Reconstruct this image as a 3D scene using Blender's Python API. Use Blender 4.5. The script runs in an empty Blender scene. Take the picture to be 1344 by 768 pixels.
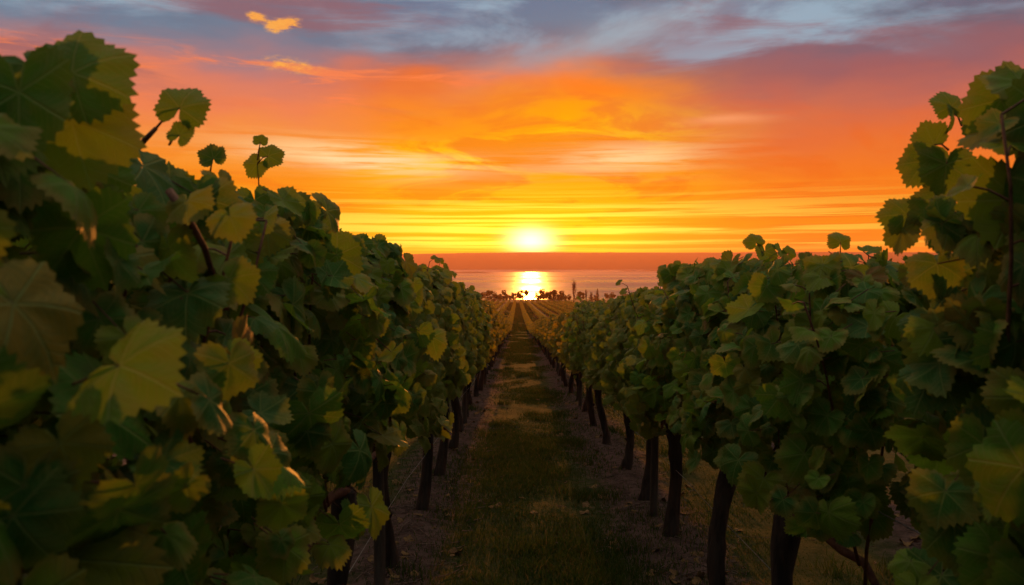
import bpy, math, random
import numpy as np
from mathutils import Vector

C = bpy.context.scene
R = math.radians
COL = C.collection
random.seed(11)
rng = np.random.default_rng(11)

# ------------------------------------------------------------------ camera
FPX, CX, CY = 970.0, 672.0, 384.0            # focal length and centre in photo pixels (1344 x 768)
HOR, VPX = 347.0, 679.0                      # horizon line and direction of the rows
CAM_H = 1.90
PITCH = math.atan((CY - HOR) / FPX)
YAW = math.atan((VPX - CX) / FPX)
cam_d = bpy.data.cameras.new("camera")
cam = bpy.data.objects.new("camera", cam_d)
COL.objects.link(cam)
cam.location = (0, 0, CAM_H)
cam.rotation_euler = (math.pi / 2 - PITCH, 0, YAW)
cam_d.sensor_width = 36
cam_d.lens = FPX / 1344 * 36
cam_d.clip_start = 0.02
cam_d.clip_end = 12000
cam_d.dof.use_dof = True
cam_d.dof.focus_distance = 6.5
cam_d.dof.aperture_fstop = 4.4
C.camera = cam

# ------------------------------------------------------------------ sun, sky, exposure
SUN_AZ, SUN_EL = 1.06, 3.3                  # degrees: right of the row direction, above the horizon
sun_d = bpy.data.lights.new("sun", 'SUN')
sun_d.energy = 3.6
sun_d.angle = R(0.5)
sun_d.color = (1.0, 0.30, 0.045)
sun = bpy.data.objects.new("sun", sun_d)
COL.objects.link(sun)
sdir = Vector((math.sin(R(SUN_AZ)) * math.cos(R(SUN_EL)), math.cos(R(SUN_AZ)) * math.cos(R(SUN_EL)), math.sin(R(SUN_EL))))
sun.rotation_euler = sdir.to_track_quat('Z', 'Y').to_euler()

C.view_settings.view_transform = 'Standard'
C.view_settings.look = 'None'
C.view_settings.gamma = 1
C.view_settings.exposure = 0.0
C.view_settings.use_curve_mapping = False
C.render.engine = 'CYCLES'
C.cycles.use_denoising = True
C.cycles.max_bounces = 7
C.cycles.diffuse_bounces = 1
C.cycles.glossy_bounces = 2
C.cycles.transmission_bounces = 4
C.cycles.volume_bounces = 1
C.cycles.transparent_max_bounces = 6
C.cycles.sample_clamp_indirect = 4.0


def lin(r, g, b, k=1.0):
    f = lambda c: ((c / 255 + 0.055) / 1.055) ** 2.4 if c > 10 else c / 255 / 12.92
    return (f(r) * k, f(g) * k, f(b) * k, 1.0)


class NT:
    """small helper that strings shader nodes together"""
    def __init__(self, tree):
        self.t = tree
        for n in list(tree.nodes):
            tree.nodes.remove(n)

    def n(self, kind, **kw):
        nd = self.t.nodes.new(kind)
        for k, v in kw.items():
            setattr(nd, k, v)
        return nd

    def put(self, sock, v):
        if hasattr(v, 'is_output'):
            self.t.links.new(v, sock)
        elif v is not None:
            sock.default_value = v

    def m(self, op, a, b=None, c=None, clamp=False):
        nd = self.n('ShaderNodeMath', operation=op, use_clamp=clamp)
        for i, v in enumerate((a, b, c)):
            if v is not None:
                self.put(nd.inputs[i], v)
        return nd.outputs[0]

    def add(self, a, b): return self.m('ADD', a, b)
    def sub(self, a, b): return self.m('SUBTRACT', a, b)
    def mul(self, a, b): return self.m('MULTIPLY', a, b)
    def expneg(self, q): return self.m('POWER', 2.71828, self.mul(q, -1.0))

    def step(self, x, lo, hi, a=0.0, b=1.0):
        nd = self.n('ShaderNodeMapRange', interpolation_type='SMOOTHSTEP')
        self.put(nd.inputs['Value'], x)
        nd.inputs['From Min'].default_value = lo
        nd.inputs['From Max'].default_value = hi
        nd.inputs['To Min'].default_value = a
        nd.inputs['To Max'].default_value = b
        return nd.outputs[0]

    def xyz(self, x, y, z):
        nd = self.n('ShaderNodeCombineXYZ')
        for i, v in enumerate((x, y, z)):
            self.put(nd.inputs[i], v)
        return nd.outputs[0]

    def sep(self, v):
        nd = self.n('ShaderNodeSeparateXYZ')
        self.put(nd.inputs[0], v)
        return nd.outputs

    def noise(self, vec, scale=1.0, detail=4.0, rough=0.55, dist=0.0):
        nd = self.n('ShaderNodeTexNoise')
        self.put(nd.inputs['Vector'], vec)
        nd.inputs['Scale'].default_value = scale
        nd.inputs['Detail'].default_value = detail
        nd.inputs['Roughness'].default_value = rough
        nd.inputs['Distortion'].default_value = dist
        return nd.outputs[0]

    def mix(self, f, a, b, blend='MIX'):
        nd = self.n('ShaderNodeMix', data_type='RGBA', blend_type=blend)
        nd.clamp_factor = True
        self.put(nd.inputs[0], f)
        self.put(nd.inputs[6], a)
        self.put(nd.inputs[7], b)
        return nd.outputs[2]

    def ramp(self, f, stops):
        nd = self.n('ShaderNodeValToRGB')
        e = nd.color_ramp.elements
        while len(e) > 1:
            e.remove(e[-1])
        e[0].position, e[0].color = stops[0][0], stops[0][1]
        for p, c in stops[1:]:
            k = e.new(p)
            k.color = c
        self.put(nd.inputs[0], f)
        return nd.outputs[0]


def build_sky():
    w = bpy.data.worlds.new("World")
    C.world = w
    w.use_nodes = True
    T = NT(w.node_tree)
    out = T.n('ShaderNodeOutputWorld')
    d = T.n('ShaderNodeTexCoord').outputs['Generated']
    x, y, z = T.sep(d)
    az = T.mul(T.m('ARCTAN2', x, y), 57.2958)
    el = T.mul(T.m('ARCSINE', z), 57.2958)
    # broad turbulence that bends every layer
    wa = T.mul(T.sub(T.noise(T.xyz(T.mul(az, 0.055), T.mul(el, 0.16), 3.1), 1.0, 4, 0.55), 0.5), 1.0)
    wb = T.mul(T.sub(T.noise(T.xyz(T.mul(az, 0.05), T.mul(el, 0.14), 9.7), 1.0, 4, 0.55), 0.5), 1.0)
    elw = T.add(el, T.mul(wa, 7.0))
    azw = T.add(az, T.mul(wb, 16.0))
    el_soft = T.add(el, T.mul(wa, T.step(el, 2.0, 14.0, 1.0, 8.0)))

    def blob(a0, e0, sa, se, tilt=0.0, warp=1.0):
        """soft cloud patch: azimuth, elevation, half widths in degrees"""
        A = T.add(T.mul(az, 1 - warp), T.mul(azw, warp)) if warp < 1 else azw
        E = T.add(el, T.mul(wa, 4.0 * warp))
        dx, dy = T.sub(A, a0), T.sub(E, e0)
        ct, st = math.cos(R(tilt)), math.sin(R(tilt))
        u = T.add(T.mul(dx, ct / sa), T.mul(dy, st / sa))
        v = T.sub(T.mul(dy, ct / se), T.mul(dx, st / se))
        return T.expneg(T.add(T.mul(u, u), T.mul(v, v)))

    f = T.m('DIVIDE', el_soft, 40.0, clamp=True)
    S = lambda e: e / 40.0  # topmost ramp stops: warm glow added overhead, out of view, to light the vines
    mid = T.ramp(f, [(S(0.0), lin(255, 180, 0)), (S(2.6), lin(255, 196, 0)), (S(5.5), lin(255, 178, 0)), (S(8.5), lin(250, 152, 16)),
                     (S(11.5), lin(246, 132, 32)), (S(13.2), lin(232, 112, 48)), (S(14.6), lin(166, 110, 104)), (S(15.8), lin(114, 116, 132)), (S(17.2), lin(104, 126, 148)),
                     (S(22), lin(92, 116, 146)), (S(27), lin(196, 152, 128)), (S(33), lin(236, 178, 124)), (S(40), lin(240, 222, 198, 1.6))])
    left = T.ramp(f, [(S(0.0), lin(255, 150, 6)), (S(3), lin(250, 150, 10)), (S(6), lin(246, 140, 14)), (S(8.5), lin(246, 150, 50)),
                      (S(11), lin(236, 130, 84)), (S(13.0), lin(208, 124, 106)), (S(14.3), lin(148, 124, 134)), (S(15.6), lin(104, 128, 150)),
                      (S(21), lin(96, 120, 144)), (S(27), lin(196, 152, 128)), (S(33), lin(236, 178, 124)), (S(40), lin(240, 222, 198, 1.6))])
    right = T.ramp(f, [(S(0.0), lin(246, 140, 14)), (S(3), lin(244, 132, 16)), (S(6), lin(242, 122, 28)), (S(8.5), lin(226, 110, 56)),
                       (S(11), lin(194, 104, 84)), (S(14), lin(152, 94, 98)), (S(16.5), lin(126, 100, 114)), (S(18.5), lin(106, 122, 146)),
                       (S(24), lin(92, 108, 138)), (S(27), lin(196, 152, 128)), (S(33), lin(236, 178, 124)), (S(40), lin(240, 222, 198, 1.6))])
    col = T.mix(T.step(azw, 5, 20), mid, right)
    col = T.mix(T.step(azw, -7, -19), col, left)
    # glowing orange plume above the sun
    s0 = T.noise(T.xyz(T.mul(az, 0.10), T.mul(el, 0.42), 77.0), 1.0, 7, 0.62, 0.8)
    col = T.mix(T.mul(blob(4, 10.8, 9.0, 2.6, 8), T.step(s0, 0.36, 0.56, 0.35, 1.0)), col, lin(255, 166, 0))
    col = T.mix(T.mul(blob(0.5, 8.8, 10.5, 1.3, 6), T.step(s0, 0.42, 0.58, 0.1, 1.0)), col, lin(255, 210, 8))
    col = T.mix(T.mul(blob(3, 6.0, 30.0, 5.0, 0), T.step(s0, 0.52, 0.38, 0.0, 0.55)), col, lin(236, 100, 16))
    col = T.mix(T.mul(blob(7.0, 13.2, 4.5, 1.0, -6), 0.8), col, lin(255, 126, 30))
    # blue-grey and mauve sheets in the upper sky
    s1 = T.noise(T.xyz(T.add(T.mul(az, 0.075), T.mul(el, -0.05)), T.mul(el, 0.27), 21.0), 1.0, 7, 0.57, 0.35)
    hi = T.step(el_soft, 13.6, 16.8)
    col = T.mix(T.mul(T.step(s1, 0.46, 0.64), T.mul(hi, 0.95)), col, lin(146, 174, 192))
    s2 = T.noise(T.xyz(T.add(T.mul(az, 0.06), T.mul(el, 0.08)), T.mul(el, 0.22), 47.0), 1.0, 7, 0.57, 0.25)
    col = T.mix(T.mul(T.step(s2, 0.48, 0.66), T.mul(hi, T.step(az, -14, 10, 0.25, 0.9))), col, lin(90, 98, 116))
    col = T.mix(T.mul(blob(9, 16.6, 10.0, 1.3, 14), 0.55), col, lin(158, 172, 182))
    col = T.mix(T.mul(blob(-14, 16.6, 12.0, 1.6, 0), 0.25), col, lin(96, 106, 126))
    s7 = T.noise(T.xyz(T.add(T.mul(az, 0.045), T.mul(el, 0.05)), T.mul(el, 0.20), 63.0), 1.0, 7, 0.6, 0.7)
    mid_hi = T.mul(T.step(el, 10.5, 14.0), T.step(T.m('ABSOLUTE', T.sub(az, 3.0)), 4.0, 15.0))
    col = T.mix(T.mul(T.mul(T.step(s7, 0.46, 0.62), mid_hi), 0.75), col, lin(140, 96, 104))
    # salmon wisps on the left, pale cream streaks lower down
    s3 = T.noise(T.xyz(T.mul(az, 0.11), T.mul(el, 0.75), 5.0), 1.0, 6, 0.62, 0.5)
    band = T.mul(T.step(el, 10.0, 12.5), T.step(el, 15.8, 13.8))
    col = T.mix(T.mul(T.mul(T.step(s3, 0.50, 0.66), band), T.mul(T.step(az, 2, -8), 0.8)), col, lin(252, 132, 74))
    s4 = T.noise(T.xyz(T.mul(az, 0.07), T.mul(el, 1.35), 14.0), 1.0, 6, 0.6, 0.35)
    cream = T.add(blob(-12, 8.0, 8.0, 1.0, -3, 0.4), T.mul(blob(8, 8.0, 6.0, 1.0, 3, 0.4), 0.75))
    col = T.mix(T.mul(T.step(s4, 0.38, 0.58), T.mul(cream, 1.15)), col, lin(255, 220, 158))
    col = T.mix(T.mul(blob(16, 10.4, 2.6, 0.35, 0, 0.3), 0.7), col, lin(250, 164, 110))
    # thin bright streaks close to the horizon
    s5 = T.noise(T.xyz(T.mul(az, 0.035), T.mul(el, 2.1), 31.0), 1.0, 5, 0.6, 0.25)
    low = T.mul(T.step(el, 0.8, 1.6), T.step(el, 6.5, 2.6))
    near_sun = T.expneg(T.mul(T.mul(T.sub(az, SUN_AZ), 1 / 26.0), T.mul(T.sub(az, SUN_AZ), 1 / 26.0)))
    col = T.mix(T.mul(T.mul(T.step(s5, 0.46, 0.57), low), T.add(T.mul(near_sun, 0.96), 0.04)), col, lin(255, 238, 84))
    col = T.mix(T.mul(T.mul(T.step(s5, 0.44, 0.34), low), 0.40), col, lin(248, 150, 4))
    # small lit cumulus scraps high on the left
    s6 = T.noise(T.xyz(T.mul(az, 0.8), T.mul(el, 1.9), 2.0), 1.0, 6, 0.65)
    scrap = T.add(blob(-17.4, 17.0, 1.3, 0.5, 12, 0.0), T.add(T.mul(blob(-19.3, 17.35, 0.7, 0.35, 0, 0.0), 0.9), T.mul(blob(-17.0, 14.3, 2.6, 0.6, -4, 0.0), 0.62)))
    col = T.mix(T.mul(T.step(T.mul(scrap, T.add(T.mul(s6, 3.0), -0.75)), 0.14, 0.62), 0.95), col, T.mix(s6, lin(246, 128, 60), lin(255, 196, 84)))
    # glow of the sun itself
    dx, dy = T.sub(az, SUN_AZ), T.sub(el, 1.8)
    q1 = T.add(T.mul(T.mul(dx, dx), 1 / (1.55 ** 2)), T.mul(T.mul(dy, dy), 1 / (0.85 ** 2)))
    q2 = T.add(T.mul(T.mul(dx, dx), 1 / (9.0 ** 2)), T.mul(T.mul(dy, dy), 1 / (2.5 ** 2)))
    glow = T.n('ShaderNodeMix', data_type='RGBA', blend_type='ADD')
    glow.inputs[0].default_value = 1.0
    sunc = T.n('ShaderNodeVectorMath', operation='SCALE')
    sunc.inputs[0].default_value = (1.0, 0.80, 0.42)
    T.put(sunc.inputs['Scale'], T.mul(T.expneg(q1), 3.0))
    halo = T.n('ShaderNodeVectorMath', operation='SCALE')
    halo.inputs[0].default_value = (0.6, 0.46, 0.0)
    T.put(halo.inputs['Scale'], T.mul(T.expneg(q2), T.step(s5, 0.42, 0.58, 0.55, 1.35)))
    sm = T.n('ShaderNodeVectorMath', operation='ADD')
    T.put(sm.inputs[0], sunc.outputs[0]); T.put(sm.inputs[1], halo.outputs[0])
    T.put(glow.inputs[6], col); T.put(glow.inputs[7], sm.outputs[0])
    col = glow.outputs[2]
    # dome away from the sunset: dim blue low down, bright warm zenith added to light the leaves
    back = T.step(y, 0.50, -0.25)
    dusk = T.ramp(T.m('DIVIDE', el, 90.0, clamp=True), [(0.0, lin(30, 30, 36)), (0.30, lin(50, 60, 78)), (0.60, lin(130, 132, 134)), (1.0, lin(240, 226, 205, 1.65))])
    col = T.mix(back, col, dusk)
    bg = T.n('ShaderNodeBackground')
    T.put(bg.inputs[0], col)
    bg.inputs[1].default_value = 1.0
    sk = T.n('ShaderNodeTexSky', sky_type='NISHITA', sun_disc=False)
    sk.sun_elevation = R(SUN_EL)
    sk.sun_rotation = R(SUN_AZ)
    bg2 = T.n('ShaderNodeBackground')
    T.put(bg2.inputs[0], T.mix(back, (0, 0, 0, 1), sk.outputs[0]))      # the cloud sheet covers it towards the sunset
    bg2.inputs[1].default_value = 0.05
    ad = T.n('ShaderNodeAddShader')
    T.put(ad.inputs[0], bg.outputs[0]); T.put(ad.inputs[1], bg2.outputs[0])
    T.put(out.inputs[0], ad.outputs[0])


build_sky()


# ------------------------------------------------------------------ helpers
def at(px, py, depth):
    """world point on the ray through photo pixel (px, py), 'depth' metres along +Y"""
    vx, vy, vz = (px - CX) / FPX, 1.0, -(py - CY) / FPX
    cp, sp = math.cos(-PITCH), math.sin(-PITCH)
    vy, vz = vy * cp - vz * sp, vy * sp + vz * cp
    cy, sy = math.cos(YAW), math.sin(YAW)
    vx, vy = vx * cy - vy * sy, vx * sy + vy * cy
    k = depth / vy
    return np.array((vx * k, depth, CAM_H + vz * k))


LAKE_Z = -15.8


def gz(y):
    """height of the long slope"""
    y = np.asarray(y, float)
    a = -0.067 * y
    b = -0.067 * 80 - 0.037 * (y - 80)
    k = 0.6
    g = k * np.logaddexp(a / k, b / k)                   # eases from the steeper to the gentler slope
    g = np.where(y < 0, -0.067 * y * 0.6, g)
    g = np.where(y > 300, -13.5 - 0.032 * (y - 300), g)
    return g


def tag(o, label=None, cat=None, group=None, kind=None):
    if label: o['label'] = label
    if cat: o['category'] = cat
    if group: o['group'] = group
    if kind: o['kind'] = kind
    return o


def empty(name, loc):
    o = bpy.data.objects.new(name, None)
    o.empty_display_size = 0.1
    COL.objects.link(o)
    o.location = loc
    return o


class MB:
    """collects triangles and quads, links them as one mesh object"""
    def __init__(self):
        self.v, self.t, self.q, self.a, self.nv = [], [], [], [], 0

    def put(self, v, t=None, q=None, a=None):
        v = np.asarray(v, float).reshape(-1, 3)
        if t is not None and len(t): self.t.append(np.asarray(t, int).reshape(-1, 3) + self.nv)
        if q is not None and len(q): self.q.append(np.asarray(q, int).reshape(-1, 4) + self.nv)
        self.v.append(v)
        self.a.append(np.zeros_like(v) if a is None else np.asarray(a, float).reshape(-1, 3))
        self.nv += len(v)

    def tube(self, pts, rad, n=6, rough=0.0, cap=True):
        pts = np.asarray(pts, float)
        rad = np.broadcast_to(np.asarray(rad, float), (len(pts),))
        tan = np.gradient(pts, axis=0)
        tan /= np.linalg.norm(tan, axis=1)[:, None] + 1e-9
        ref = np.array((0, 0, 1.0)) if abs(tan[0][2]) < 0.8 else np.array((1.0, 0, 0))
        u = np.cross(tan, ref); u /= np.linalg.norm(u, axis=1)[:, None] + 1e-9
        w = np.cross(tan, u)
        th = np.linspace(0, 2 * np.pi, n, endpoint=False)
        rr = rad[:, None] * (1 + rough * rng.uniform(-1, 1, (len(pts), n)))
        V = pts[:, None, :] + rr[..., None] * (np.cos(th)[None, :, None] * u[:, None, :] + np.sin(th)[None, :, None] * w[:, None, :])
        i, j = np.meshgrid(np.arange(len(pts) - 1), np.arange(n), indexing='ij')
        a = i * n + j; b = i * n + (j + 1) % n
        q = np.stack([a, b, b + n, a + n], -1).reshape(-1, 4)
        V = V.reshape(-1, 3)
        t = None
        if cap:
            m = len(V)
            V = np.vstack([V, pts[0], pts[-1]])
            k = np.arange(n)
            e = (len(pts) - 1) * n
            t = np.vstack([np.stack([np.full(n, m), (k + 1) % n, k], -1), np.stack([np.full(n, m + 1), e + k, e + (k + 1) % n], -1)])
        self.put(V, t, q)

    def mesh(self, name, mat, smooth=True, attr=None):
        V = np.vstack(self.v)
        T = np.vstack(self.t) if self.t else np.zeros((0, 3), int)
        Q = np.vstack(self.q) if self.q else np.zeros((0, 4), int)
        me = bpy.data.meshes.new(name)
        me.vertices.add(len(V)); me.vertices.foreach_set('co', V.astype(np.float32).ravel())
        me.loops.add(T.size + Q.size)
        me.loops.foreach_set('vertex_index', np.concatenate([T.ravel(), Q.ravel()]).astype(np.int32))
        me.polygons.add(len(T) + len(Q))
        st = np.concatenate([np.arange(len(T)) * 3, T.size + np.arange(len(Q)) * 4])
        me.polygons.foreach_set('loop_start', st.astype(np.int32))
        if attr:
            at_ = me.attributes.new(attr, 'FLOAT_VECTOR', 'POINT')
            at_.data.foreach_set('vector', np.vstack(self.a).astype(np.float32).ravel())
        me.update(calc_edges=True)
        me.polygons.foreach_set('use_smooth', np.full(len(T) + len(Q), smooth))
        me.materials.append(mat)
        return me

    def build(self, name, mat, parent=None, smooth=True, attr=None):
        return link(name, self.mesh(name, mat, smooth, attr), parent)


def link(name, me, parent=None):
    o = bpy.data.objects.new(name, me)
    COL.objects.link(o)
    if parent: o.parent = parent
    return o


def unit(v):
    return v / (np.linalg.norm(v, axis=-1, keepdims=True) + 1e-9)


# ------------------------------------------------------------------ materials
def material(name):
    m = bpy.data.materials.new(name)
    m.use_nodes = True
    T = NT(m.node_tree)
    out = T.n('ShaderNodeOutputMaterial')
    return m, T, out


def leaf_material(name='vine_leaf', far=False, sunset_gold=0.0):
    m, T, out = material(name)
    at_ = T.n('ShaderNodeAttribute', attribute_name='leafc').outputs['Vector']
    u, v, e = T.sep(at_)
    rnd = T.n('ShaderNodeNewGeometry').outputs['Random Per Island']
    pos = T.n('ShaderNodeNewGeometry').outputs['Position']
    base = T.ramp(rnd, [(0.0, (0.020, 0.090, 0.018, 1)), (0.38, (0.038, 0.135, 0.012, 1)), (0.68, (0.085, 0.185, 0.008, 1)),
                        (0.92, (0.145, 0.190, 0.008, 1)), (0.985, (0.210, 0.140, 0.018, 1)), (1.0, (0.210, 0.085, 0.020, 1))])
    if sunset_gold:
        base = T.mix(sunset_gold, base, (0.185, 0.125, 0.014, 1))  # golden sunset light and haze tinted into the leaf colour
    mott = T.noise(pos, 38.0, 3, 0.6)
    base = T.mix(T.step(mott, 0.42, 0.68, 0.0, 0.45), base, (0.105, 0.125, 0.024, 1))
    rim = T.mul(T.step(T.add(e, T.mul(T.sub(mott, 0.5), 0.5)), 0.50, 1.02), T.step(T.m('FRACT', T.mul(rnd, 7.3)), 0.10, 0.7))
    base = T.mix(T.mul(rim, 0.85), base, (0.230, 0.165, 0.030, 1))
    # veins: five main ribs from the stalk, finer ribs leaving them
    th = T.m('ARCTAN2', u, v)
    rr = T.m('SQRT', T.add(T.mul(u, u), T.mul(v, v)))
    dth = T.sub(T.m('FRACT', T.add(T.m('DIVIDE', th, 0.96), 0.5)), 0.5)
    dist = T.mul(T.m('ABSOLUTE', dth), T.mul(rr, 0.96))
    vein = T.m('SUBTRACT', 1.0, T.step(dist, 0.006, 0.026))
    fine = T.m('ABSOLUTE', T.sub(T.m('FRACT', T.mul(T.sub(rr, T.mul(T.m('ABSOLUTE', dth), 0.55)), 7.0)), 0.5))
    fine = T.mul(T.m('SUBTRACT', 1.0, T.step(fine, 0.03, 0.12)), 0.45)
    veins = T.m('MAXIMUM', vein, fine)
    if not far:
        base = T.mix(T.mul(veins, 0.8), base, (0.19, 0.24, 0.06, 1))
    bump = T.n('ShaderNodeBump')
    bump.inputs['Strength'].default_value = 0.0 if far else 0.6
    bump.inputs['Distance'].default_value = 0.006
    T.put(bump.inputs['Height'], T.sub(T.mul(mott, 0.8), veins))
    pr = T.n('ShaderNodeBsdfPrincipled')
    T.put(pr.inputs['Base Color'], base)
    pr.inputs['Roughness'].default_value = 0.60
    pr.inputs['Specular IOR Level'].default_value = 0.13
    T.put(pr.inputs['Normal'], bump.outputs[0])
    tr = T.n('ShaderNodeBsdfTranslucent')
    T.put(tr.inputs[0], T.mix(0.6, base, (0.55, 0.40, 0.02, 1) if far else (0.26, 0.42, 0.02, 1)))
    mx = T.n('ShaderNodeMixShader')
    mx.inputs[0].default_value = 0.45 if far else 0.32
    T.put(mx.inputs[1], pr.outputs[0]); T.put(mx.inputs[2], tr.outputs[0])
    T.put(out.inputs[0], mx.outputs[0])
    return m


def simple(name, c1, c2, scale, rough=0.85, bump=0.0, stretch=(1, 1, 1), spec=0.2):
    m, T, out = material(name)
    tc = T.n('ShaderNodeTexCoord').outputs['Object']
    mp = T.n('ShaderNodeMapping')
    mp.inputs['Scale'].default_value = stretch
    T.put(mp.inputs[0], tc)
    n = T.noise(mp.outputs[0], scale, 6, 0.65)
    pr = T.n('ShaderNodeBsdfPrincipled')
    T.put(pr.inputs['Base Color'], T.mix(T.step(n, 0.35, 0.65), c1, c2))
    pr.inputs['Roughness'].default_value = rough
    pr.inputs['Specular IOR Level'].default_value = spec
    if bump:
        b = T.n('ShaderNodeBump')
        b.inputs['Strength'].default_value = bump
        b.inputs['Distance'].default_value = 0.02
        T.put(b.inputs['Height'], n)
        T.put(pr.inputs['Normal'], b.outputs[0])
    T.put(out.inputs[0], pr.outputs[0])
    return m


M_LEAF = leaf_material()
M_LEAF_MID = leaf_material('vine_leaf_sun_tint_mid', False, 0.46)  # same leaf, low sunlight mixed into its colour for the middle distance
M_LEAF_FAR = leaf_material('vine_leaf_sun_tint_far', True, 0.72)  # same leaf, more sunset light and haze put into its colour
M_BARK = simple('vine_bark', (0.020, 0.014, 0.011, 1), (0.065, 0.045, 0.034, 1), 16, 0.95, 1.0, (1, 1, 0.16))
M_CANE = simple('vine_cane', (0.075, 0.026, 0.016, 1), (0.15, 0.065, 0.03, 1), 30, 0.7, 0.3)
M_POST = simple('weathered_wood', (0.05, 0.037, 0.03, 1), (0.11, 0.085, 0.065, 1), 14, 0.95, 0.8, (1, 1, 0.1))
M_WIRE = simple('galvanised_wire', (0.12, 0.11, 0.10, 1), (0.25, 0.23, 0.21, 1), 40, 0.6, 0, (1, 1, 1), 0.4)
M_TWIG = simple('dry_twigs', (0.07, 0.045, 0.032, 1), (0.20, 0.135, 0.10, 1), 22, 0.95)
def crown_material():
    m, T, out = material('tree_leaves')
    rnd = T.n('ShaderNodeNewGeometry').outputs['Random Per Island']
    c = T.ramp(rnd, [(0, (0.055, 0.045, 0.015, 1)), (0.6, (0.120, 0.070, 0.020, 1)), (1, (0.190, 0.095, 0.025, 1))])
    d = T.n('ShaderNodeBsdfDiffuse'); T.put(d.inputs[0], c)
    t = T.n('ShaderNodeBsdfTranslucent'); T.put(t.inputs[0], T.mix(0.4, c, (0.42, 0.22, 0.03, 1)))
    mx = T.n('ShaderNodeMixShader'); mx.inputs[0].default_value = 0.5
    T.put(mx.inputs[1], d.outputs[0]); T.put(mx.inputs[2], t.outputs[0])
    T.put(out.inputs[0], mx.outputs[0])
    return m


M_TREE = crown_material()
M_TBARK = simple('tree_bark', (0.05, 0.035, 0.025, 1), (0.10, 0.07, 0.05, 1), 2.0, 0.95)
M_HILL = simple('hill_ground', (0.016, 0.017, 0.011, 1), (0.032, 0.028, 0.018, 1), 0.006, 1.0)
M_ISLE = simple('islet_ground', (0.05, 0.045, 0.03, 1), (0.09, 0.07, 0.05, 1), 0.05, 1.0)


def grass_material():
    m, T, out = material('grass_blade')
    rnd = T.n('ShaderNodeNewGeometry').outputs['Random Per Island']
    c = T.ramp(rnd, [(0, (0.026, 0.066, 0.010, 1)), (0.60, (0.055, 0.085, 0.014, 1)), (0.9, (0.080, 0.095, 0.020, 1)), (1, (0.160, 0.120, 0.055, 1))])
    d = T.n('ShaderNodeBsdfDiffuse'); T.put(d.inputs[0], c)
    t = T.n('ShaderNodeBsdfTranslucent'); T.put(t.inputs[0], c)
    mx = T.n('ShaderNodeMixShader'); mx.inputs[0].default_value = 0.35
    T.put(mx.inputs[1], d.outputs[0]); T.put(mx.inputs[2], t.outputs[0])
    T.put(out.inputs[0], mx.outputs[0])
    return m


M_GRASS = grass_material()

XL, XR = -0.90, 1.26                         # trunk lines of the two rows beside the path
SPACE = XR - XL
MIDX = (XL + XR) / 2


def ground_material():
    m, T, out = material('vineyard_ground')
    pos = T.n('ShaderNodeNewGeometry').outputs['Position']
    x, y, z = T.sep(pos)
    w1 = T.noise(pos, 0.9, 5, 0.6)
    w2 = T.noise(pos, 7.0, 6, 0.65)
    w3 = T.noise(pos, 60.0, 4, 0.7)
    ph = T.mul(T.m('ABSOLUTE', T.sub(T.m('FRACT', T.add(T.m('DIVIDE', T.sub(x, MIDX), SPACE), 0.5)), 0.5)), SPACE)
    g = T.add(ph, T.mul(T.sub(w1, 0.5), 0.9))
    mask = T.step(T.add(g, T.mul(T.sub(w2, 0.5), 0.5)), 0.86, 0.52)
    soil = T.mix(T.step(w2, 0.35, 0.65), (0.060, 0.038, 0.031, 1), (0.135, 0.088, 0.072, 1))
    soil = T.mix(T.step(w3, 0.55, 0.72), soil, (0.22, 0.15, 0.115, 1))
    turf = T.mix(T.step(w2, 0.35, 0.65), (0.030, 0.044, 0.012, 1), (0.066, 0.066, 0.022, 1))
    turf = T.mix(T.step(w3, 0.56, 0.75), turf, (0.16, 0.125, 0.06, 1))
    c = T.mix(mask, soil, turf)
    b = T.n('ShaderNodeBump')
    b.inputs['Strength'].default_value = 0.8
    b.inputs['Distance'].default_value = 0.03
    T.put(b.inputs['Height'], T.add(w3, T.mul(w2, 1.2)))
    pr = T.n('ShaderNodeBsdfPrincipled')
    T.put(pr.inputs['Base Color'], c)
    pr.inputs['Roughness'].default_value = 1.0
    pr.inputs['Specular IOR Level'].default_value = 0.05
    T.put(pr.inputs['Normal'], b.outputs[0])
    T.put(out.inputs[0], pr.outputs[0])
    return m


def water_material():
    m, T, out = material('lake_water')
    pos = T.n('ShaderNodeNewGeometry').outputs['Position']
    x, y, z = T.sep(pos)
    n1 = T.noise(T.xyz(T.mul(x, 0.05), T.mul(y, 0.16), 0.0), 1.0, 5, 0.6)
    n2 = T.noise(T.xyz(T.mul(x, 0.0012), T.mul(y, 0.007), 4.0), 1.0, 3, 0.5)
    b = T.n('ShaderNodeBump')
    b.inputs['Strength'].default_value = 0.3
    b.inputs['Distance'].default_value = 1.0
    T.put(b.inputs['Height'], n1)
    pr = T.n('ShaderNodeBsdfPrincipled')
    pr.inputs['Base Color'].default_value = (0.03, 0.035, 0.04, 1)
    T.put(pr.inputs['Roughness'], T.step(n2, 0.38, 0.62, 0.26, 0.48))
    pr.inputs['IOR'].default_value = 1.33
    T.put(pr.inputs['Normal'], b.outputs[0])
    df = T.n('ShaderNodeBsdfDiffuse')                        # fine ripples seen from afar scatter the whole sky
    df.inputs[0].default_value = (0.62, 0.56, 0.52, 1)
    mx = T.n('ShaderNodeMixShader')
    mx.inputs[0].default_value = 0.08
    T.put(mx.inputs[1], pr.outputs[0]); T.put(mx.inputs[2], df.outputs[0])
    T.put(out.inputs[0], mx.outputs[0])
    return m


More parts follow.
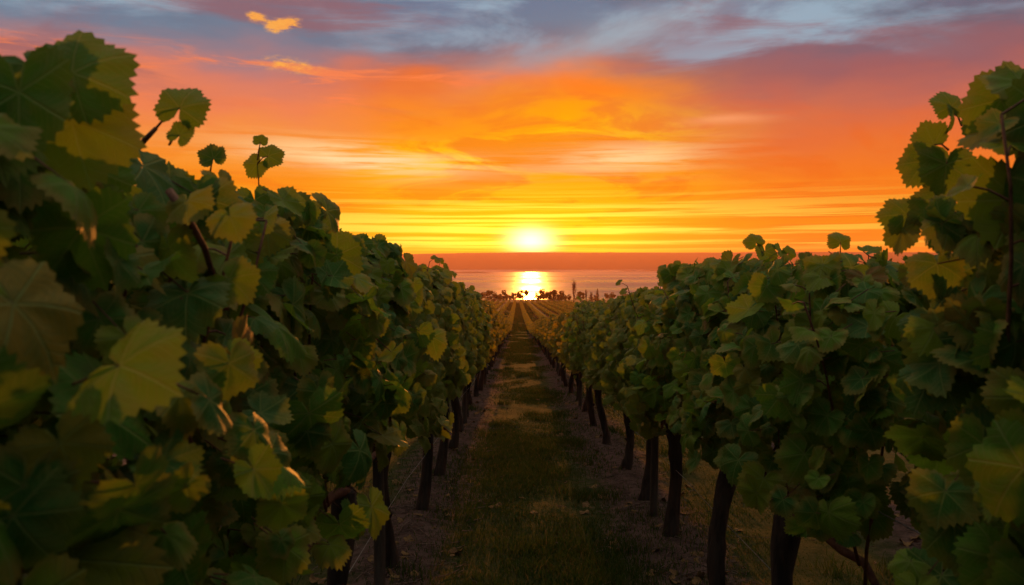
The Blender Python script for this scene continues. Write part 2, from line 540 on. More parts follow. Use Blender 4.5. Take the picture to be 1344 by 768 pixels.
# ------------------------------------------------------------------ ground, lake, hills, air
def hash_noise(x, y):
    s = 0
    for k, (fx, fy, a) in enumerate(((0.9, 0.7, 1.0), (2.3, 1.9, 0.6), (5.1, 4.3, 0.35), (11.7, 9.1, 0.2))):
        s = s + a * np.sin(fx * x + 1.3 * k + 1.7 * np.sin(fy * y * 0.7 + k)) * np.cos(fy * y + 2.1 * k + 1.1 * np.sin(fx * x * 0.6))
    return s


def ground_height(x, y):
    d = np.abs((x - MIDX + SPACE / 2) % SPACE - SPACE / 2)
    near = np.clip((40 - np.abs(y)) / 25, 0, 1)
    berm = 0.05 * np.clip((d - 0.55) / 0.5, 0, 1) ** 2
    return gz(y) + near * (berm + 0.014 * hash_noise(x * 2.2, y * 2.2))


gx = np.concatenate([-np.geomspace(2900, 7, 34), np.linspace(-6, 6, 150), np.geomspace(7, 2900, 34)])
gy = np.concatenate([-np.geomspace(80, 2, 14), np.linspace(-1, 30, 330), np.geomspace(30.4, 450, 90), [600, 900]])
X, Y = np.meshgrid(gx, gy)
Z = ground_height(X, Y)
Z[Y > 420] = LAKE_Z - 2.5
nx, ny = len(gx), len(gy)
i, j = np.meshgrid(np.arange(ny - 1), np.arange(nx - 1), indexing='ij')
a = i * nx + j
g = MB(); g.put(np.stack([X, Y, Z], -1), q=np.stack([a, a + 1, a + 1 + nx, a + nx], -1))
tag(g.build('ground', ground_material()), kind='structure')

w = MB()
w.put([(-2900, 340, LAKE_Z), (2900, 340, LAKE_Z), (2900, 2750, LAKE_Z), (-2900, 2750, LAKE_Z)], q=[(0, 1, 2, 3)])
tag(w.build('lake_water', water_material()), kind='structure')

# far shore: one long flat-topped ridge
hx = np.linspace(-2850, 2850, 230)
sec = [(0, -1.0), (40, 0.10), (110, 0.45), (200, 0.80), (290, 0.97), (360, 1.0), (420, 0.9)]
px_ = VPX + FPX * hx / 2760
top_px = np.interp(px_, [-400, 300, 545, 600, 690, 760, 840, 900, 960, 1010, 1100, 1300, 1800], [336, 335, 333.5, 332, 331, 331.8, 331.2, 331.6, 331.5, 330.2, 330.5, 332, 335])
topz = (HOR - top_px) / FPX * 2760 + CAM_H + 0.7 * hash_noise(hx * 0.006, hx * 0.003)
rows = []
for dy, k in sec:
    hz = LAKE_Z - 2 if k < 0 else LAKE_Z + (topz - LAKE_Z) * k
    wob = 14 * np.sin(hx * 0.011 + dy) + 9 * np.sin(hx * 0.037 + 2 * dy)
    hz = hz + (0 if k in (-1.0, 1.0) else 1.0) * 1.5 * hash_noise(hx * 0.02 + dy, hx * 0.01)
    rows.append(np.stack([hx, 2420 + dy + wob * (0 < dy < 400), hz + 0 * hx], -1))
rows = np.array(rows)
n = len(hx)
i, j = np.meshgrid(np.arange(len(sec) - 1), np.arange(n - 1), indexing='ij')
a = i * n + j
hm = MB(); hm.put(rows, q=np.stack([a, a + 1, a + 1 + n, a + n], -1))
tag(hm.build('hills', M_HILL), kind='structure')


def islet(px0, px1, py, depth, hgt, label):
    p0, p1 = at(px0, py, depth), at(px1, py, depth)
    n = 40
    xs = np.linspace(p0[0], p1[0], n)
    t = np.linspace(0, 1, n)
    prof = np.sin(np.pi * t) ** 0.5 * (0.7 + 0.3 * np.sin(9 * t + 1))
    wid = 26 * np.sin(np.pi * t) ** 0.6
    m = MB()
    ring = []
    for s, hh in ((-1, -0.6), (-0.55, 0.75), (0, 1.0), (0.55, 0.8), (1, -0.6)):
        ring.append(np.stack([xs, depth + s * wid, LAKE_Z + (-0.6 + 0 * prof if hh < 0 else hgt * prof * hh)], -1))
    i, j = np.meshgrid(np.arange(4), np.arange(n - 1), indexing='ij')
    a = i * n + j
    m.put(np.array(ring), q=np.stack([a, a + 1, a + 1 + n, a + n], -1))
    o = m.build('islet', M_ISLE)
    tag(o, label, 'islet', kind='structure')


islet(540, 650, 358, 1500, 3.2, 'long dark islet on the lake behind the left vine row')
islet(812, 874, 355, 1880, 4.2, 'short dark islet on the lake above the right vine row')

# the warm evening air
HAZE = 0.00020
hz = MB()
x0, x1, y0, y1, z0, z1 = -2960, 2960, -120, 2960, -22, 50
hz.put([(x0, y0, z0), (x1, y0, z0), (x1, y1, z0), (x0, y1, z0), (x0, y0, z1), (x1, y0, z1), (x1, y1, z1), (x0, y1, z1)],
       q=[(3, 2, 1, 0), (4, 5, 6, 7), (0, 1, 5, 4), (1, 2, 6, 5), (2, 3, 7, 6), (3, 0, 4, 7)])
mh, T, out = material('evening_haze')
pv = T.n('ShaderNodeVolumePrincipled')
pv.inputs['Color'].default_value = (1.0, 0.50, 0.28, 1)
pv.inputs['Density'].default_value = HAZE
pv.inputs['Anisotropy'].default_value = 0.53
T.put(out.inputs['Volume'], pv.outputs[0])
tag(hz.build('haze', mh, smooth=False), kind='stuff')


# ------------------------------------------------------------------ vine leaves
def leaf_template(level):
    """flat leaf: stalk joint at the origin, tip towards +v; returns (u, v, edge), triangles"""
    n = {0: 56, 1: 28, 2: 10}[level]
    th = np.linspace(-np.pi * 0.93, np.pi * 0.93, n + 1)
    def radius(t):
        lobes = 0.0
        for c, amp, wd in ((0, 1.0, 0.36), (0.98, 0.92, 0.34), (-0.98, 0.92, 0.34), (1.95, 0.78, 0.38), (-1.95, 0.78, 0.38)):
            lobes = np.maximum(lobes, amp * np.exp(-((t - c) / wd) ** 2 * 0.5))
        r = 0.74 * (1 - 0.26 * (np.abs(t) / np.pi) ** 1.5) + 0.20 * lobes
        r = r * (1 - 0.45 * np.clip((np.abs(t) - 2.55) / 0.4, 0, 1))
        return r
    r = radius(th)
    if level < 2:
        jit = np.random.default_rng(5).uniform(0.4, 1.25, n + 1)
        tooth = np.where(np.arange(n + 1) % 2 == 0, 1 + 0.065 * jit, 1 - 0.065 * jit)
        r = r * tooth
    outer = np.stack([r * np.sin(th), r * np.cos(th)], -1)
    if level == 0:
        rings = [0.34, 0.70, 1.0]
    elif level == 1:
        rings = [0.55, 1.0]
    else:
        rings = [1.0]
    pts = [np.zeros((1, 2))]; e = [np.zeros(1)]
    sm = radius(th)
    for k in rings:
        base = outer if k == 1.0 else np.stack([sm * np.sin(th), sm * np.cos(th)], -1)
        pts.append(base * k); e.append(np.full(n + 1, k))
    pts = np.vstack(pts); e = np.concatenate(e)
    tri = []
    for i in range(n):
        tri.append((0, 1 + i + 1, 1 + i))
    for q in range(len(rings) - 1):
        o0, o1 = 1 + q * (n + 1), 1 + (q + 1) * (n + 1)
        for i in range(n):
            tri.append((o0 + i, o0 + i + 1, o1 + i)); tri.append((o0 + i + 1, o1 + i + 1, o1 + i))
    return np.concatenate([pts, e[:, None]], 1), np.array(tri)


LEAF = [leaf_template(k) for k in range(3)]


def add_leaves(mb, pos, nor, tip, size, level, curl=1.0):
    """many leaves at once; size is the leaf's width"""
    tp, tri = LEAF[level]
    N = len(pos)
    nor = unit(nor)
    tip = unit(tip - nor * np.sum(tip * nor, -1, keepdims=True))
    side = np.cross(tip, nor)
    s = (np.asarray(size) / 1.55)[:, None]
    u, v, e = tp[:, 0][None], tp[:, 1][None], tp[:, 2]
    r2 = u * u + v * v
    k = rng.uniform(-0.08, 0.62, (N, 1)) * curl
    fold = rng.uniform(0.0, 0.38, (N, 1)) * curl
    wv = rng.uniform(0.03, 0.17, (N, 1)) * curl
    phs = rng.uniform(0, 6.28, (N, 1))
    th = np.arctan2(u, v)
    h = -k * r2 + fold * np.abs(u) * (0.5 + 0.5 * np.sqrt(r2)) + wv * r2 * np.sin(3 * th + phs) - 0.22 * curl * rng.uniform(0, 1, (N, 1)) * np.clip(v, 0, 2) ** 2
    h = h + (0.055 if level == 0 else 0.04) * curl * np.sqrt(r2) * np.cos(th * 6.54)                       # pleats between the ribs
    asp = rng.uniform(0.88, 1.12, (N, 1))
    P = pos[:, None, :] + (u * s * asp)[..., None] * side[:, None, :] + (v * s / asp)[..., None] * tip[:, None, :] + (h * s)[..., None] * nor[:, None, :]
    T = tri[None] + (np.arange(N) * len(tp))[:, None, None]
    A = np.broadcast_to(tp[None], (N,) + tp.shape)
    mb.put(P, T.reshape(-1, 3), a=A)


H_TOP = 2.22


def canopy_half(h):
    t = np.clip((h - 0.85) / (H_TOP - 0.85), 0, 1.15)
    return 0.13 + 0.17 * np.sin(np.clip(t, 0, 1) ** 0.8 * np.pi * 0.92) + 0.03 * (1 - t)


def make_vine(seed, level, n_leaf, extra=None, half_len=0.86, low=1.0, shoot_max=9.0, cane_lines=()):
    """returns meshes (trunk, foliage, canes) in the vine's own frame: base at the origin, row along y"""
    global rng
    keep, rng = rng, np.random.default_rng(seed)
    # trunk
    tr = MB()
    hgt = 1.06
    t = np.linspace(0, 1, 13)
    a1, a2 = rng.uniform(0, 6.28, 2)
    bend = rng.uniform(0.025, 0.06)
    lean = rng.normal(0, 0.03, 2)
    path = np.stack([bend * np.sin(4.5 * t + a1) - bend * math.sin(a1) + lean[0] * t, bend * np.cos(3.7 * t + a2) - bend * math.cos(a2) + lean[1] * t, -0.06 + (hgt + 0.06) * t], -1)
    rad = 0.050 + 0.032 * np.exp(-t * 9) + 0.012 * np.exp(-((t - 1) / 0.15) ** 2) + 0.004 * np.sin(13 * t + a1)
    tr.tube(path, rad, 12, 0.16)
    if rng.random() < 0.5:
        k = rng.integers(4, 8)
        kn = path[k]; dr = np.array((rng.choice((-1, 1)) * 0.6, rng.uniform(-1, 1), 0.5)); dr /= np.linalg.norm(dr)
        tr.tube([kn, kn + dr * 0.06, kn + dr * 0.085], [0.03, 0.022, 0.012], 7, 0.15)
    # canes: two cordon arms and upright shoots
    cn = MB()
    head = path[-1]
    shoots = []
    for s in (-1, 1):
        q = np.linspace(0, 1, 8)
        arm = np.stack([head[0] + 0.03 * np.sin(7 * q + a2), head[1] + s * half_len * q, head[2] + 0.05 * np.sin(q * 3.0) - 0.05 * q + 0.012 * np.sin(20 * q)], -1)
        cn.tube(arm, np.linspace(0.026, 0.011, 8), 7, 0.12)
        for b in np.linspace(0.12, 0.98, 5 if level < 2 else 3):
            o = arm[min(7, int(b * 7))]
            L = rng.uniform(0.95, 1.36) if rng.random() < 0.82 else rng.uniform(1.32, 1.5)
            w_ = np.linspace(0, 1, 9)
            L = min(L, shoot_max - o[2])
            dx, dy = rng.normal(0, 0.16), rng.normal(0, 0.18)
            sh = np.stack([o[0] + dx * w_ + 0.03 * np.sin(5 * w_ + dx * 40), o[1] + dy * w_ + 0.03 * np.cos(6 * w_ + dy * 30), o[2] + L * w_], -1)
            shoots.append(sh)
            cn.tube(sh, np.linspace(0.0068, 0.0030, 9), 5)
    for line in cane_lines:
        cn.tube(line, np.linspace(0.0085, 0.0045, len(line)), 7, 0.08)
    # leaves on the two faces of the wall of foliage
    fo = MB()
    side = rng.choice((-1.0, 1.0), n_leaf)
    yy = rng.uniform(-half_len, half_len, n_leaf)
    hh = low + (H_TOP - low) * rng.beta(1.05, 0.95, n_leaf)
    lump = 0.16 * np.sin(yy * 4.1 + a1 + 2 * hh) * np.cos(hh * 3.3 + a2) + 0.09 * np.sin(yy * 9 + hh * 6 + a2)
    depth = np.where(rng.random(n_leaf) < 0.70, rng.uniform(0.55, 1.25, n_leaf), rng.uniform(0.0, 0.8, n_leaf))
    xx = side * canopy_half(hh) * depth * (1 + 1.1 * lump)
    hang = rng.random(n_leaf) < 0.10
    hh = np.where(hang & (hh < 1.2), hh - rng.uniform(0.0, 0.14, n_leaf), hh)
    pos = np.stack([xx, yy, hh], -1)
    z3 = rng.normal(0, 0.42, (n_leaf, 3))
    nor = np.stack([side * (0.55 + 0.4 * rng.random(n_leaf)), -0.45 + 0 * yy, 0.34 + 0.5 * np.clip((hh - 1.7) * 1.5, 0, 1)], -1) + z3
    tip = np.stack([side * 0.45, 0 * yy, -1.0 + 0 * yy], -1) + rng.normal(0, 0.38, (n_leaf, 3))
    base = {0: 0.120, 1: 0.098, 2: 0.090}[level]
    size = base * np.clip(rng.normal(1.0, 0.22, n_leaf), 0.45, 1.45)
    P, Nn, Tt, S = [pos], [nor], [tip], [size]
    # leaves along the shoots that rise above the trained wall
    for sh in shoots:
        topz = sh[-1][2]
        k = int(np.clip((topz - 1.7) * 13, 3, 10))
        for q in np.linspace(0.70, 1.0, k):
            f_ = q * 8; i0 = min(7, int(f_)); p = sh[i0] + (sh[i0 + 1] - sh[i0]) * (f_ - i0)
            an = rng.uniform(0, 6.28)
            out_ = np.array((math.cos(an), math.sin(an), rng.uniform(-0.2, 0.5)))
            pl = rng.uniform(0.04, 0.09)
            j_ = p + out_ * pl
            cn.tube([p, p + out_ * pl * 0.5 + (0, 0, 0.006), j_], [0.0026, 0.0022, 0.0019], 4, 0, False)
            P.append(j_[None]); Nn.append((np.array((0.2 * out_[0], -0.5, 0.8)) + rng.normal(0, 0.45, 3))[None])
            Tt.append((out_ + np.array((0, 0, -0.35)) + rng.normal(0, 0.3, 3))[None])
            S.append(np.array([base * (1.35 - 0.65 * q) * rng.uniform(0.8, 1.2)]))
    if extra:
        for p, nn, tt, s_, stalk in extra:
            P.append(np.array(p, float)[None]); Nn.append(np.array(nn, float)[None]); Tt.append(np.array(tt, float)[None]); S.append(np.array([s_]))
            if stalk is not None:
                st = np.array(stalk, float); p = np.array(p, float)
                cn.tube([st, (st + p) / 2 + (0, 0, 0.008), p], [0.0030, 0.0022, 0.0018], 5, 0, False)
    P, Nn, Tt, S = np.vstack(P), np.vstack(Nn), np.vstack(Tt), np.concatenate(S)
    add_leaves(fo, P, Nn, Tt, S, level)
    if level == 0:                                   # leaf stalks reaching back into the wall
        for k in range(0, n_leaf):
            if depth[k] > 0.75:
                p = pos[k]; b = np.array((-side[k] * 0.05, rng.normal(0, 0.02), rng.uniform(-0.02, 0.05)))
                cn.tube([p, p + b * 0.6, p + b * 1.3], [0.0015, 0.0017, 0.0019], 4, 0, False)
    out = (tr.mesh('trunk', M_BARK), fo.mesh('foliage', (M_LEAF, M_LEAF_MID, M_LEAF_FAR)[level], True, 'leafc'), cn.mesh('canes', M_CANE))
    rng = keep
    return out


def canopy_scale(y):
    return float(np.interp(y, [0, 14, 30, 45, 60, 80], [1.0, 1.0, 0.86, 0.66, 0.40, 0.36]))


UNITS = 'zeroth first second third fourth fifth sixth seventh eighth ninth tenth eleventh twelfth thirteenth fourteenth fifteenth sixteenth seventeenth eighteenth nineteenth'.split()
TENS = ['', '', 'twenty', 'thirty', 'forty', 'fifty']
def ordinal(k):
    if k < 20: return UNITS[k]
    if k % 10 == 0: return {20: 'twentieth', 30: 'thirtieth', 40: 'fortieth', 50: 'fiftieth'}[k]
    return TENS[k // 10] + '-' + UNITS[k % 10]


def plant(meshes, x, y, sx, sz, label, group, rz=0.0):
    e = empty('grapevine', (x, y, float(gz(y))))
    e.rotation_euler = (0, 0, rz)
    e.scale = (sx, 1.0, sz)
    tag(e, label, 'grapevine', group)
    for nm, me in zip(('trunk', 'foliage', 'canes'), meshes):
        link(nm, me, e)
    return e


left_y = [0.35, 1.9, 3.4, 5.3, 6.85, 8.35, 9.9]
while left_y[-1] < 58.5: left_y.append(left_y[-1] + 1.55)
right_y = [0.05, 1.35, 3.1, 4.45, 6.05, 7.25, 8.7, 10.3, 12.0, 13.7]
while right_y[-1] < 58.5: right_y.append(right_y[-1] + 1.6)

# single leaves and tendrils that stand clear of the wall of foliage, given to the vine they grow on
def sprig(px, py, depth, nor, tip, size, stalk_px, base):
    p = at(px, py, depth) - base
    s = None if stalk_px is None else at(stalk_px[0], stalk_px[1], depth + stalk_px[2]) - base
    return (p, nor, tip, size, s)


def near_extra(x, y):
    b = np.array((x, y, float(gz(y))))
    return b


EX = {('L', 0): [], ('L', 1): [], ('R', 1): [], ('R', 2): [], ('R', 0): [], ('L', 2): []}
b = near_extra(XL, left_y[1])
F = np.array((0.1, -1, 0.2))
EX[('L', 1)] += [
    sprig(236, 142, 1.55, F, (0.25, 0, 0.9), 0.105, (205, 168, 0.05), b),
    sprig(236, 178, 1.55, F, (0.3, 0, 0.6), 0.055, (222, 190, 0.03), b),
    sprig(300, 320, 1.75, (0.2, -1, 0.25), (0.25, 0, -1), 0.15, (270, 350, 0.1), b),
    sprig(270, 262, 1.60, (0.3, -1, 0.3), (0.4, 0, -0.9), 0.14, None, b),
    sprig(318, 395, 1.85, (0.2, -1, 0.25), (-0.2, 0, -1), 0.12, None, b),
    sprig(350, 300, 2.0, (0.4, -1, 0.4), (0.1, 0, -1), 0.12, None, b),
]
b = near_extra(XL, left_y[0])
EX[('L', 0)] += [
    sprig(95, 95, 1.15, (0.1, -1, 0.35), (0.55, 0, 0.45), 0.155, None, b),
    sprig(25, 120, 1.05, (0.1, -1, 0.2), (0.1, 0, -1), 0.17, None, b),
    sprig(95, 160, 1.15, (0.3, -1, 0.35), (0.25, 0, -1), 0.17, None, b),
]
b = near_extra(XL, left_y[2])
EX[('L', 2)] += [
    sprig(342, 186, 2.7, F, (0.1, 0, 0.9), 0.05, (338, 210, 0.0), b),
    sprig(352, 205, 2.7, F, (0.6, 0, 0.3), 0.09, (338, 215, 0.0), b),
    sprig(338, 215, 2.7, F, (-0.4, 0, -0.5), 0.09, (340, 250, 0.0), b),
    sprig(280, 208, 2.3, F, (-0.2, 0, 0.9), 0.08, (276, 225, 0.0), b),
]
b = near_extra(XR, right_y[1])
EX[('R', 1)] += [
    sprig(1248, 140, 1.95, F, (-0.1, 0, 1.0), 0.085, (1262, 165, 0.02), b),
    sprig(1252, 150, 1.95, (0.8, -0.5, 0.2), (-0.3, 0, -0.9), 0.07, (1262, 165, 0.02), b),
    sprig(1226, 190, 1.95, F, (-0.9, 0, 0.1), 0.11, (1245, 197, 0.02), b),
    sprig(1212, 212, 1.95, (-0.3, -1, 0.2), (-0.6, 0, -0.9), 0.11, (1240, 212, 0.02), b),
    sprig(1190, 282, 1.95, F, (-0.95, 0, 0.0), 0.10, (1222, 300, 0.02), b),
    sprig(1185, 300, 1.95, (-0.8, -0.6, 0.2), (-0.1, 0, -1), 0.10, (1222, 300, 0.02), b),
    sprig(1242, 215, 1.9, (-0.2, -1, 0.2), (-0.1, 0, -1), 0.13, (1260, 195, 0.02), b),
    sprig(1290, 165, 1.8, F, (0.4, 0, 0.8), 0.12, (1280, 190, 0.02), b),
    sprig(1335, 262, 1.55, (-0.3, -1, 0.3), (-0.45, 0, -0.9), 0.20, None, b),
    sprig(1230, 265, 1.9, (-0.2, -1, 0.2), (-0.7, 0, -0.5), 0.11, None, b),
]
b = near_extra(XR, right_y[2])
EX[('R', 2)] += [
    sprig(1103, 318, 3.2, F, (0.1, 0, 0.9), 0.10, (1103, 335, 0), b),
    sprig(1140, 330, 3.2, (0, -0.5, 1), (0.3, 0, 0.3), 0.10, (1140, 345, 0), b),
]

b = near_extra(XL, left_y[1])
CANES = {('L', 1): [np.array([at(*q) - b for q in ((120, 268, 1.66), (160, 222, 1.62), (190, 184, 1.60), (205, 168, 1.60))]),
                    np.array([at(*q) - b for q in ((222, 250, 1.38), (246, 285, 1.37), (268, 325, 1.39), (292, 400, 1.46))]),
                    np.array([at(*q) - b for q in ((150, 420, 1.22), (188, 455, 1.25), (212, 500, 1.28), (240, 555, 1.33), (262, 612, 1.40))]),
                    np.array([at(*q) - b for q in ((235, 395, 1.36), (268, 402, 1.38), (300, 405, 1.42))])]}
b = near_extra(XR, right_y[2])
CANES[('R', 3)] = [np.array([at(*q) - near_extra(XR, right_y[3]) for q in ((1000, 330, 3.9), (998, 360, 3.92), (990, 390, 3.95))])]
CANES[('R', 2)] = [np.array([at(*q) - b for q in l]) for l in (((1103, 335, 3.2), (1100, 362, 3.22), (1092, 395, 3.25)), ((1140, 345, 3.2), (1134, 370, 3.22), (1126, 400, 3.25)))]
b = near_extra(XR, right_y[3])
EX[('R', 3)] = [sprig(992, 318, 3.9, F, (-0.3, 0, 0.9), 0.10, (1000, 332, 0), b), sprig(1004, 330, 3.9, F, (0.1, 0, -0.9), 0.12, (1000, 332, 0), b),
                sprig(1022, 330, 3.9, (0.5, -0.5, 0.6), (0.7, 0, 0.4), 0.10, (1002, 345, 0), b), sprig(1036, 332, 3.9, F, (0.7, 0, 0.5), 0.08, (1004, 350, 0), b)]
GROUP_L = 'grapevines in the row left of the grass path'
GROUP_R = 'grapevines in the row right of the grass path'
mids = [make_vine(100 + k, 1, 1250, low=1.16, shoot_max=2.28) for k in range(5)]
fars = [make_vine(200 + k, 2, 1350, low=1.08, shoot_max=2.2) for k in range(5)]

for side, xs, ys in (('L', XL, left_y), ('R', XR, right_y)):
    word = 'left' if side == 'L' else 'right'
    for k, y in enumerate(ys):
        if y < 4.8:
            sz = 1.0 if side == 'L' else (1.03, 1.07, 0.95, 0.98)[k]
            ex = [((p[0], p[1], p[2] / sz), a_, b_, c_, None if st is None else (st[0], st[1], st[2] / sz)) for p, a_, b_, c_, st in EX.get((side, k), [])]
            me = make_vine(340 + k + (50 if side == 'R' else 0), 0, 740, ex, 0.38 if (side, k) == ('R', 1) else 0.86, {('R', 1): 1.1, ('R', 2): 1.27, ('R', 3): 1.18, ('L', 1): 1.2, ('L', 2): 1.36}.get((side, k), 1.05), 2.12, [c * (1, 1, 1 / sz) for c in CANES.get((side, k), ())])
        elif y < 13:
            me = mids[k % 5]; sz = random.uniform(0.95, 1.04) * (float(np.interp(y, [5, 8, 13], [0.97, 0.94, 0.87])) if side == 'R' else 1.0)
        else:
            me = fars[(k * 3 + (side == 'R')) % 5]; sz = canopy_scale(y) * random.uniform(0.95, 1.05) * (float(np.interp(y, [8, 14, 60], [0.96, 0.85, 0.85])) if side == 'R' else 0.96)
        if k == 0:
            lab = f'large blurred grapevine closest to the camera in the row {word} of the grass path'
        else:
            lab = f'leafy grapevine, {ordinal(k + 1)} from the front in the row {word} of the path'
        plant(me, xs, y, 1.0 if y < 4.8 else random.uniform(0.94, 1.08), sz, lab, GROUP_L if side == 'L' else GROUP_R)

# the next rows, glimpsed under the foliage
for x, word in ((XL - SPACE, 'left'), (XR + SPACE, 'right')):
    y = 2.6
    k = 0
    while y < 40:
        plant(fars[(k * 2) % 5], x + random.uniform(-0.05, 0.05), y, 1.0, canopy_scale(y) * random.uniform(0.95, 1.05),
              f'grapevine glimpsed behind the trunks of the row {word} of the grass path', f'grapevines of the second row on the {word}')
        y += 1.6; k += 1

# posts and wires of the trellis
def post(x, y, label):
    m = MB()
    hgt = 1.9 * max(0.5, canopy_scale(y))
    z = np.linspace(-0.1, hgt, 9)
    m.tube(np.stack([0.006 * np.sin(3 * z), 0.006 * np.cos(4 * z), z], -1), 0.036, 10, 0.05)
    o = m.build('trellis_post', M_POST)
    o.location = (x, y, float(gz(y)))
    tag(o, label, 'post', 'slim wooden trellis posts')


for k, y in enumerate((4.62, 12.3, 20.1, 27.9, 35.7)):
    post(XL + 0.02, y, f'slim post, {ordinal(k + 1)} from the front in the row left of the grass path')
for k, y in enumerate((6.65, 14.5, 22.5, 30.5)):
    post(XR - 0.02, y, f'slim post, {ordinal(k + 1)} from the front in the row right of the grass path')

for x, word in ((XL, 'left'), (XR, 'right')):
    for off, h0, nm in ((0.05, 0.60, 'lower'), (-0.04, 1.25, 'upper')):
        ys = np.linspace(-0.5, 58, 180)
        m = MB()
        hh = np.array([h0 * canopy_scale(v) for v in ys]) - 0.035 * np.abs(np.sin(ys * 0.55))
        m.tube(np.stack([x + off + 0.01 * np.sin(ys), ys, gz(ys) + hh], -1), 0.0022, 5)
        tag(m.build('trellis_wire', M_WIRE), f'thin {nm} trellis wire strung along the row {word} of the grass path', 'wire', f'trellis wires of the {word} row')

# ------------------------------------------------------------------ lower field: low rows running on to the trees
def vine_row(x, y0, y1, label):
    m = MB()
    ys = np.geomspace(y0, y1, 70)
    h = 0.72 + 0.06 * np.sin(ys * 0.7 + x)
    wv = 0.24
    prof = [(-wv, 0.12), (-wv * 1.1, 0.5), (-wv * 0.6, 0.92), (wv * 0.6, 0.92), (wv * 1.1, 0.5), (wv, 0.12)]
    V = np.array([[(x + px + 0.03 * math.sin(y * 1.3 + 5 * px), y, float(gz(y)) + hh * pz * 0.92) for px, pz in prof] for y, hh in zip(ys, h)])
    n = len(prof)
    i, j = np.meshgrid(np.arange(len(ys) - 1), np.arange(n), indexing='ij')
    a = i * n + j; b = i * n + (j + 1) % n
    m.put(V, q=np.stack([a, b, b + n, a + n], -1))
    N = 4200
    t = rng.random(N)
    yy = y0 * (y1 / y0) ** t
    ang = rng.uniform(-0.2, np.pi + 0.2, N)
    px, pz = np.cos(ang) * 0.30, 0.42 + 0.36 * np.sin(ang)
    pos = np.stack([x + px, yy, gz(yy) + pz], -1)
    nor = np.stack([np.cos(ang), np.zeros(N) - 0.2, np.sin(ang)], -1) + rng.normal(0, 0.5, (N, 3))
    tip = rng.normal(0, 1, (N, 3)) + (0, 0, -0.6)
    add_leaves(m, pos, nor, tip, 0.16 + 0.0011 * yy, 2)
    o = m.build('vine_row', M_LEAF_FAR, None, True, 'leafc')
    tag(o, label, 'vine row', 'low vine rows of the lower field')


for k in range(0, 9):
    for s, word in ((-1, 'left'), (1, 'right')):
        x = (XL - k * SPACE) if s < 0 else (XR + k * SPACE)
        vine_row(x, 60.0 if k == 0 else 46.0, 288.0, f'low distant vine row of the lower field, {ordinal(k + 1)} {word} of the path')

# ------------------------------------------------------------------ trees along the shore
def make_tree(seed, h, wd):
    r = np.random.default_rng(seed)
    tr = MB()
    tr.tube([(0, 0, -0.3), (0.05, 0, h * 0.25), (0.0, 0.06, h * 0.55)], [0.16, 0.12, 0.06], 7)
    for k in range(6):
        a = r.uniform(0, 6.28); b = h * r.uniform(0.25, 0.45)
        tr.tube([(0, 0, b), (math.cos(a) * wd * 0.25, math.sin(a) * wd * 0.25, b + h * 0.18), (math.cos(a) * wd * 0.4, math.sin(a) * wd * 0.4, b + h * 0.33)], [0.07, 0.045, 0.02], 5)
    cr = MB()
    cl = []
    for k in range(11):
        a = r.uniform(0, 6.28); rr = wd * 0.5 * math.sqrt(r.random()); z = h * r.uniform(0.22, 0.9)
        rr *= 1 - 0.6 * max(0, z / h - 0.55) * 2
        cl.append((math.cos(a) * rr, math.sin(a) * rr, z, h * r.uniform(0.10, 0.2)))
    for x, y, z, s in cl:
        n = 70
        d = unit(r.normal(0, 1, (n, 3)))
        p = np.array((x, y, z)) + d * s * r.uniform(0.5, 1.15, (n, 1))
        q = r.normal(0, 1, (n, 3)); q = unit(q); w_ = unit(np.cross(q, r.normal(0, 1, (n, 3))))
        sz = r.uniform(0.10, 0.24, (n, 1)) * h / 4
        V = np.stack([p + q * sz, p + w_ * sz, p - q * sz, p - w_ * sz], 1)
        cr.put(V, q=np.arange(4 * n).reshape(n, 4))
    return tr.mesh('trunk', M_TBARK), cr.mesh('crown', M_TREE, False)


trees = [make_tree(s, h, wd) for s, h, wd in ((1, 4.2, 4.4), (2, 3.6, 4.8), (3, 4.6, 3.8), (4, 3.0, 4.6), (5, 5.0, 4.2))]


def put_tree(px, depth, kind, sc, label, group='bushy trees along the shore'):
    p = at(px, 395, depth)
    e = empty('shore_tree', (p[0], depth, float(gz(depth)) - 0.05))
    e.rotation_euler = (0, 0, random.uniform(0, 6.28))
    e.scale = (sc * random.uniform(0.9, 1.15),) * 2 + (sc,)
    tag(e, label, 'tree', group)
    link('trunk', trees[kind][0], e); link('crown', trees[kind][1], e)


xs = [629, 637, 645, 653, 661, 668.5, 676, 686.5, 704, 709, 715, 720, 726, 731, 737, 743]
for k, px in enumerate(xs):
    sc = [0.9, 1.05, 1.0, 0.95, 0.9, 0.85, 1.0, 1.05, 0.7, 1.0, 1.1, 1.1, 1.05, 0.95, 0.85, 0.8][k]
    where = 'left' if px < 679 else 'right'
    n_ = sum(1 for q in xs if (q < 679) == (px < 679) and abs(q - 679) <= abs(px - 679))
    put_tree(px, 300 + random.uniform(-6, 12), k % 5, sc * 1.12, f'bushy shore tree at the end of the rows, {ordinal(n_)} {where} of the path')
for px, d in ((560, 305), (580, 308), (600, 303), (614, 306), (762, 304), (778, 306), (800, 303), (825, 307), (850, 305)):
    put_tree(px, d, int(px) % 5, random.uniform(0.8, 1.1), 'bushy shore tree mostly hidden behind the foliage of the vine rows', 'shore trees hidden by the vines')


